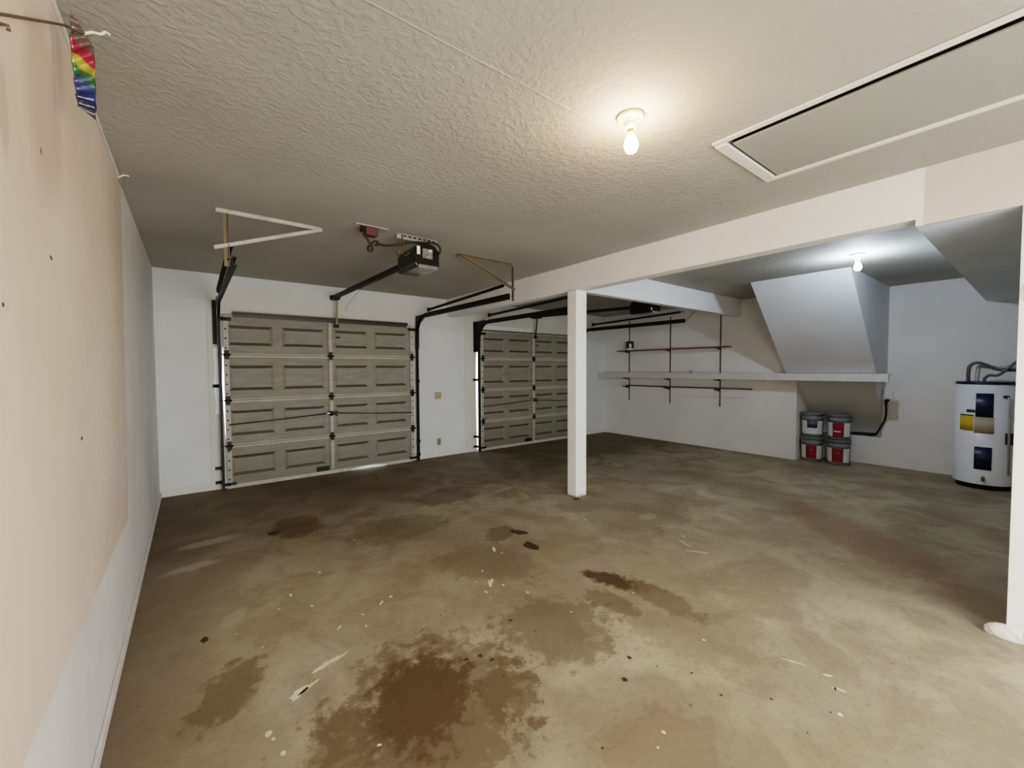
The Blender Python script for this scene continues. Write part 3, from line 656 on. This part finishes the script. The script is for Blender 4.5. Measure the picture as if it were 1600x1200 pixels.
# ------------------------------------------------------------------ paint pails in the niche
def pail(cx, cy, z, lab, kind):
    t = thing('paint_pail', lab, 'bucket', (cx, cy, z), 'five gallon paint pails stacked in the niche')
    r0, r1, h = .132, .15, .362
    body = quick('pail_body', lambda bm: lathe(bm, (cx, cy, z), [(0, .004), (r0 - .006, .004), (r0 - .004, 0), (r0, .004), (r1 - .008, .27), (r1 - .004, .27), (r1 - .004, .295), (r1 - .006, .297), (r1 - .004, .32), (r1 - .006, .345), (0, .345)], 40), 'pail', t)
    quick('lid', lambda bm: lathe(bm, (cx, cy, z), [(0, .366), (.115, .366), (.12, .376), (.147, .376), (.152, .370), (.152, .335), (.147, .335)], 40), 'lidm', t)
    az = math.atan2(-cy, -cx)
    rr = lambda v: r0 + (r1 - .008 - r0) * (v / .27) + .0012
    lb = quick('label_wrap', lambda bm: lathe(bm, (cx, cy, z), [(rr(.05), .05), (rr(.255), .255)], 30, a0=az - radians(72), a1=az + radians(66)), 'label', t)
    e = .0012
    if kind == 'red':
        o_ = quick('red_panel', lambda bm: lathe(bm, (cx, cy, z), [(rr(.052) + e, .052), (rr(.253) + e, .253)], 14, a0=az - radians(33), a1=az + radians(24)), 'red', lb)
        quick('lettering', lambda bm: lathe(bm, (cx, cy, z), [(rr(.185) + 2 * e, .185), (rr(.195) + 2 * e, .195)], 8, a0=az - radians(14), a1=az + radians(6)), 'pail', lb)
    elif kind == 'redbar':
        quick('red_panel', lambda bm: lathe(bm, (cx, cy, z), [(rr(.04) + e, .04), (rr(.253) + e, .253)], 14, a0=az - radians(33), a1=az + radians(24)), 'red', lb)
        quick('white_bar', lambda bm: lathe(bm, (cx, cy, z), [(rr(.118) + 2 * e, .118), (rr(.135) + 2 * e, .135)], 10, a0=az - radians(28), a1=az + radians(8)), 'label', lb)
    else:
        quick('navy_panel', lambda bm: lathe(bm, (cx, cy, z), [(rr(.145) + e, .145), (rr(.253) + e, .253)], 14, a0=az - radians(28), a1=az + radians(26)), 'navy', lb)
        quick('blue_panel', lambda bm: lathe(bm, (cx, cy, z), [(rr(.20) + 2 * e, .20), (rr(.253) + 2 * e, .253)], 14, a0=az - radians(20), a1=az + radians(26)), 'blue', lb)
    pts = [(cx + (r1 + .008) * cos(az + a), cy + (r1 + .008) * sin(az + a), z + .318 - .05 * cos(a) ** 2) for a in (radians(-95 + 10 * k) for k in range(20))]
    quick('wire_handle', lambda bm: tube(bm, pts, .0035, 6), 'steel', t)
    return t
pail(7.63, 2.222, 0, 'grey pail with dark red label on the floor, under the navy-labelled pail', 'red')
pail(7.62, 1.885, 0, 'grey pail with dark red label on the floor, under another red-labelled pail', 'red')
pail(7.63, 2.222, .377, 'grey pail with white and navy label on top, against the wall step', 'navy')
pail(7.63, 1.885, .377, 'grey pail with dark red label and white bar, on top at right', 'redbar')

# ------------------------------------------------------------------ water heater
HX, HY, HR, HH = 7.56, .45, .25, 1.27
t = thing('water_heater', 'white cylindrical water heater with navy panels standing by the right wall', 'water heater', (HX, HY, 0))
az = math.atan2(-HY, -HX)          # direction to the room
quick('black_base', lambda bm: lathe(bm, (HX, HY, 0), [(0, 0), (.225, 0), (.225, .05), (.235, .05), (.235, .075), (0, .075)], 48), 'heatblack', t)
tank = quick('tank', lambda bm: lathe(bm, (HX, HY, 0), [(0, .06), (HR, .06), (HR + .001, .065), (HR, .075), (HR, HH - .03), (0, HH - .03)], 64), 'heat', t)
quick('top_cap', lambda bm: lathe(bm, (HX, HY, 0), [(0, HH), (HR - .01, HH), (HR + .004, HH - .006), (HR + .004, HH - .032), (0, HH - .032)], 64), 'heatblue', t)
def hp(name, d0, d1, z0, z1, m, e=.003, par=None):
    def f(bm):
        a0, a1 = az + radians(d0), az + radians(d1); k = max(3, int(abs(d1 - d0) / 3))
        lathe(bm, (HX, HY, 0), [(HR - .002, z0), (HR + e, z0), (HR + e, z1), (HR - .002, z1)], k, a0=a0, a1=a1)
    return quick(name, f, m, par or t)
hp('access_panel', -17, 14, .86, 1.135, 'heatblue', .008); hp('access_panel', -17, 14, .24, .505, 'heatblue', .008)
hp('spec_label', -19, 17, .665, .858, 'beigel', .002); hp('energy_label', -52, -20, .685, .865, 'yellow', .002)
hp('yellow_label_header', -52, -20, .866, .878, 'heatblack', .002); hp('green_tag', -36, -18, .905, .94, 'green', .002)
quick('drain_valve', lambda bm: (tube(bm, [(HX + cos(az) * (HR - .01), HY + sin(az) * (HR - .01), .15), (HX + cos(az) * (HR + .05), HY + sin(az) * (HR + .05), .145)], .014, 10), tube(bm, [(HX + cos(az) * (HR + .055), HY + sin(az) * (HR + .055), .16), (HX + cos(az) * (HR + .055), HY + sin(az) * (HR + .055), .115)], .016, 10)), 'steel', t)
a1 = az + radians(35)
quick('relief_valve', lambda bm: tube(bm, [(HX + cos(a1) * (HR - .01), HY + sin(a1) * (HR - .01), 1.10), (HX + cos(a1) * (HR + .045), HY + sin(a1) * (HR + .045), 1.10)], .017, 10), 'heatblack', t)
quick('overflow_pipe', lambda bm: tube(bm, [(HX + cos(a1) * (HR + .04), HY + sin(a1) * (HR + .04), 1.10), (HX + cos(a1 + .06) * (HR + .042), HY + sin(a1 + .06) * (HR + .042), 1.06), (HX + cos(a1 + .1) * (HR + .044), HY + sin(a1 + .1) * (HR + .044), .2)], .011, 8), 'insul', t)
quick('outlet_box', lambda bm: (box(bm, (HX - .19, HY - .235, .55), (HX - .13, HY - .17, .68)),), 'heatblack', t)
quick('water_pipe', lambda bm: tube(bm, smoothpath([(7.5, .592, HH - .004), (7.5, .592, 1.40), (7.5, .575, 1.465), (7.5, .52, 1.495), (7.5, .44, 1.46), (7.5, .36, 1.415), (7.5, .25, 1.405), (7.52, .05, 1.41)], 6), .018, 12), 'pipe', t)
quick('water_pipe', lambda bm: tube(bm, smoothpath([(7.45, .46, HH - .004), (7.45, .455, 1.31), (7.45, .42, 1.345), (7.45, .36, 1.345), (7.45, .31, 1.39), (7.45, .255, 1.46), (7.45, .20, 1.51), (7.46, .05, 1.53)], 6), .015, 12), 'pipe', t)
quick('flexible_conduit', lambda bm: tube(bm, smoothpath([(7.6, .53, HH - .004), (7.6, .52, 1.42), (7.6, .50, 1.45), (7.6, .42, 1.44), (7.58, .34, 1.44), (7.56, .2, 1.45)], 6), .02, 12), 'insul', t)

# ------------------------------------------------------------------ outlet and cable on the recessed wall
t = thing('wall_outlet', 'white outlet box on the right wall beside the dark niche', 'outlet', (XR2, 1.40, 1.0))
quick('cover_plate', lambda bm: box(bm, (XR2 - .05, 1.352, .925), (XR2, 1.445, 1.10)), 'whitep', t, .004)
quick('socket', lambda bm: box(bm, (XR2 - .052, 1.385, .95), (XR2 - .05, 1.415, .985)), 'slot', t)
cb = [(7.93, 1.418, .90), (7.93, 1.415, .80), (7.935, 1.428, .69), (7.95, 1.475, .57), (7.97, 1.515, .48), (8.03, 1.56, .435), (8.06, 1.72, .425), (8.05, 1.85, .425), (8.08, 1.98, .425)]
t = thing('power_cable', 'black cable plugged in by the niche and lying along its ledge', 'cable', (7.95, 1.42, .9))
quick('cable', lambda bm: tube(bm, smoothpath(cb, 6), .0125, 10), 'cable', t)
quick('cable', lambda bm: tube(bm, smoothpath([(7.985, 1.52, .47), (8.07, 1.58, .45), (8.09, 1.75, .445), (8.09, 1.9, .425)], 6), .011, 10), 'cable', t)
quick('plug', lambda bm: tube(bm, [(7.948, 1.418, .975), (7.93, 1.418, .965), (7.928, 1.418, .88)], [.012, .02, .013], 10), 'cable', t)

# ------------------------------------------------------------------ things on the left wall
t = thing('wind_ribbon', 'glossy rainbow striped foil ribbon hanging from a wire on the left wall', 'ribbon', (-.243, 1.9, 2.54))
def ribbon(bm):
    L = [(-.267, 2.574), (-.2695, 2.53), (-.271, 2.452), (-.2665, 2.375), (-.2635, 2.32), (-.26, 2.281)]
    Rr = [(-.262, 2.568), (-.236, 2.522), (-.219, 2.49), (-.2185, 2.40), (-.219, 2.315), (-.2215, 2.262)]
    def interp(P, t_):
        k = min(int(t_ * 5), 4); f = t_ * 5 - k; return P[k][0] + (P[k + 1][0] - P[k][0]) * f, P[k][1] + (P[k + 1][1] - P[k][1]) * f
    N, K = 40, 8; g = []
    for i in range(N + 1):
        a, c = interp(L, i / N), interp(Rr, i / N); row = []
        for k in range(K + 1):
            u = k / K; x = a[0] + (c[0] - a[0]) * u; z = a[1] + (c[1] - a[1]) * u
            row.append(bm.verts.new((x, 1.9 + .010 * sin(i * .9 + u * 2.2) + .012 * (u - .5), z)))
        g.append(row)
    for i in range(N):
        for k in range(K): bm.faces.new((g[i][k], g[i][k + 1], g[i + 1][k + 1], g[i + 1][k])).smooth = True
o = quick('foil_strip', ribbon, 'foil', t); s = o.modifiers.new('thick', 'SOLIDIFY'); s.thickness = .0008
t = thing('wall_wire', 'stiff rusty wire reaching out from the left wall at the ceiling', 'wire', (XL, 1.40, 2.2))
quick('wire', lambda bm: tube(bm, smoothpath([(XL, 1.36, 2.185), (XL + .002, 1.42, 2.228), (-.300, 1.65, 2.370), (-.285, 1.885, 2.515), (-.262, 1.8825, 2.512), (-.235, 1.880, 2.510)], 6), .0036, 8), 'wire', t)
quick('bare_end', lambda bm: tube(bm, smoothpath([(-.24, 1.886, 2.510), (-.22, 1.885, 2.524), (-.20, 1.885, 2.528), (-.19, 1.89, 2.542), (-.178, 1.89, 2.538)], 5), .0042, 8), 'wirew', t)
quick('wall_hook', lambda bm: (tube(bm, [(XL, 1.445, 2.222), (XL + .012, 1.442, 2.222), (XL + .012, 1.446, 2.212)], .004, 8),), 'wire', t)
o = quick('ceiling_hook', lambda bm: tube(bm, smoothpath([(XL + .004, 3.38, ZC - .02), (XL + .02, 3.37, ZC - .012), (XL + .035, 3.37, ZC - .002), (XL + .055, 3.37, ZC - .003)], 5), .0045, 8), 'wirew'); tag(o, 'tiny white hook where the left wall meets the ceiling', 'hook')

# rough plaster at the foot of the near wall
def plast(bm):
    for i in range(7):
        y = .095 - i * .10; r = .035 + .02 * random.random()
        bmesh.ops.create_icosphere(bm, subdivisions=3, radius=r, matrix=Matrix.Translation((XB + .006, y, .022)) @ Matrix.Diagonal((.55, 1.7, 1.0, 1)))
    for v in bm.verts:
        v.co.z = max(v.co.z, .0); v.co += Vector((random.uniform(-.003, .003), random.uniform(-.003, .003), 0))
struct('trim_8', (lambda bm: (plast(bm), bm)[1])(BM()), 'plaster')

# ------------------------------------------------------------------ light from outside
w = bpy.data.worlds.new('World'); scene.world = w; w.use_nodes = True
bg = w.node_tree.nodes['Background']; bg.inputs[0].default_value = (.86, .93, 1., 1); bg.inputs[1].default_value = 4.0
def area(name, loc, rot, sx, sy, power, col, portal=False):
    l = bpy.data.lights.new(name, 'AREA'); l.shape = 'RECTANGLE'; l.size = sx; l.size_y = sy; l.energy = power; l.color = col
    o = bpy.data.objects.new(name, l); COL.objects.link(o); o.location = loc; o.rotation_euler = rot
    if portal: l.cycles.is_portal = True
    return o
area('doorway_daylight', (1.325, -1.68, 1.05), (radians(90), 0, 0), 3.0, 2.05, 70, (1., .98, .95))

# ------------------------------------------------------------------ camera
yaw, pitch, roll, f = radians(37.735), radians(-2.1), radians(-.289), 647.8
F = Vector((sin(yaw) * cos(pitch), cos(yaw) * cos(pitch), sin(pitch))); r = Vector((cos(yaw), -sin(yaw), 0)); u = r.cross(F)
r2 = r * cos(roll) + u * sin(roll); u2 = -r * sin(roll) + u * cos(roll)
cam = bpy.data.cameras.new('camera'); cam.sensor_width = 36.; cam.lens = f / 1600 * 36; cam.clip_start = .02
co = bpy.data.objects.new('camera', cam); COL.objects.link(co)
co.matrix_world = Matrix(((r2.x, u2.x, -F.x, 0), (r2.y, u2.y, -F.y, 0), (r2.z, u2.z, -F.z, 1.45), (0, 0, 0, 1)))
scene.camera = co
scene.view_settings.view_transform = 'Filmic'
scene.view_settings.look = 'Medium High Contrast'
scene.view_settings.exposure = 0.58
scene.cycles.sample_clamp_indirect = 6.
scene.cycles.max_bounces = 8; scene.cycles.diffuse_bounces = 5
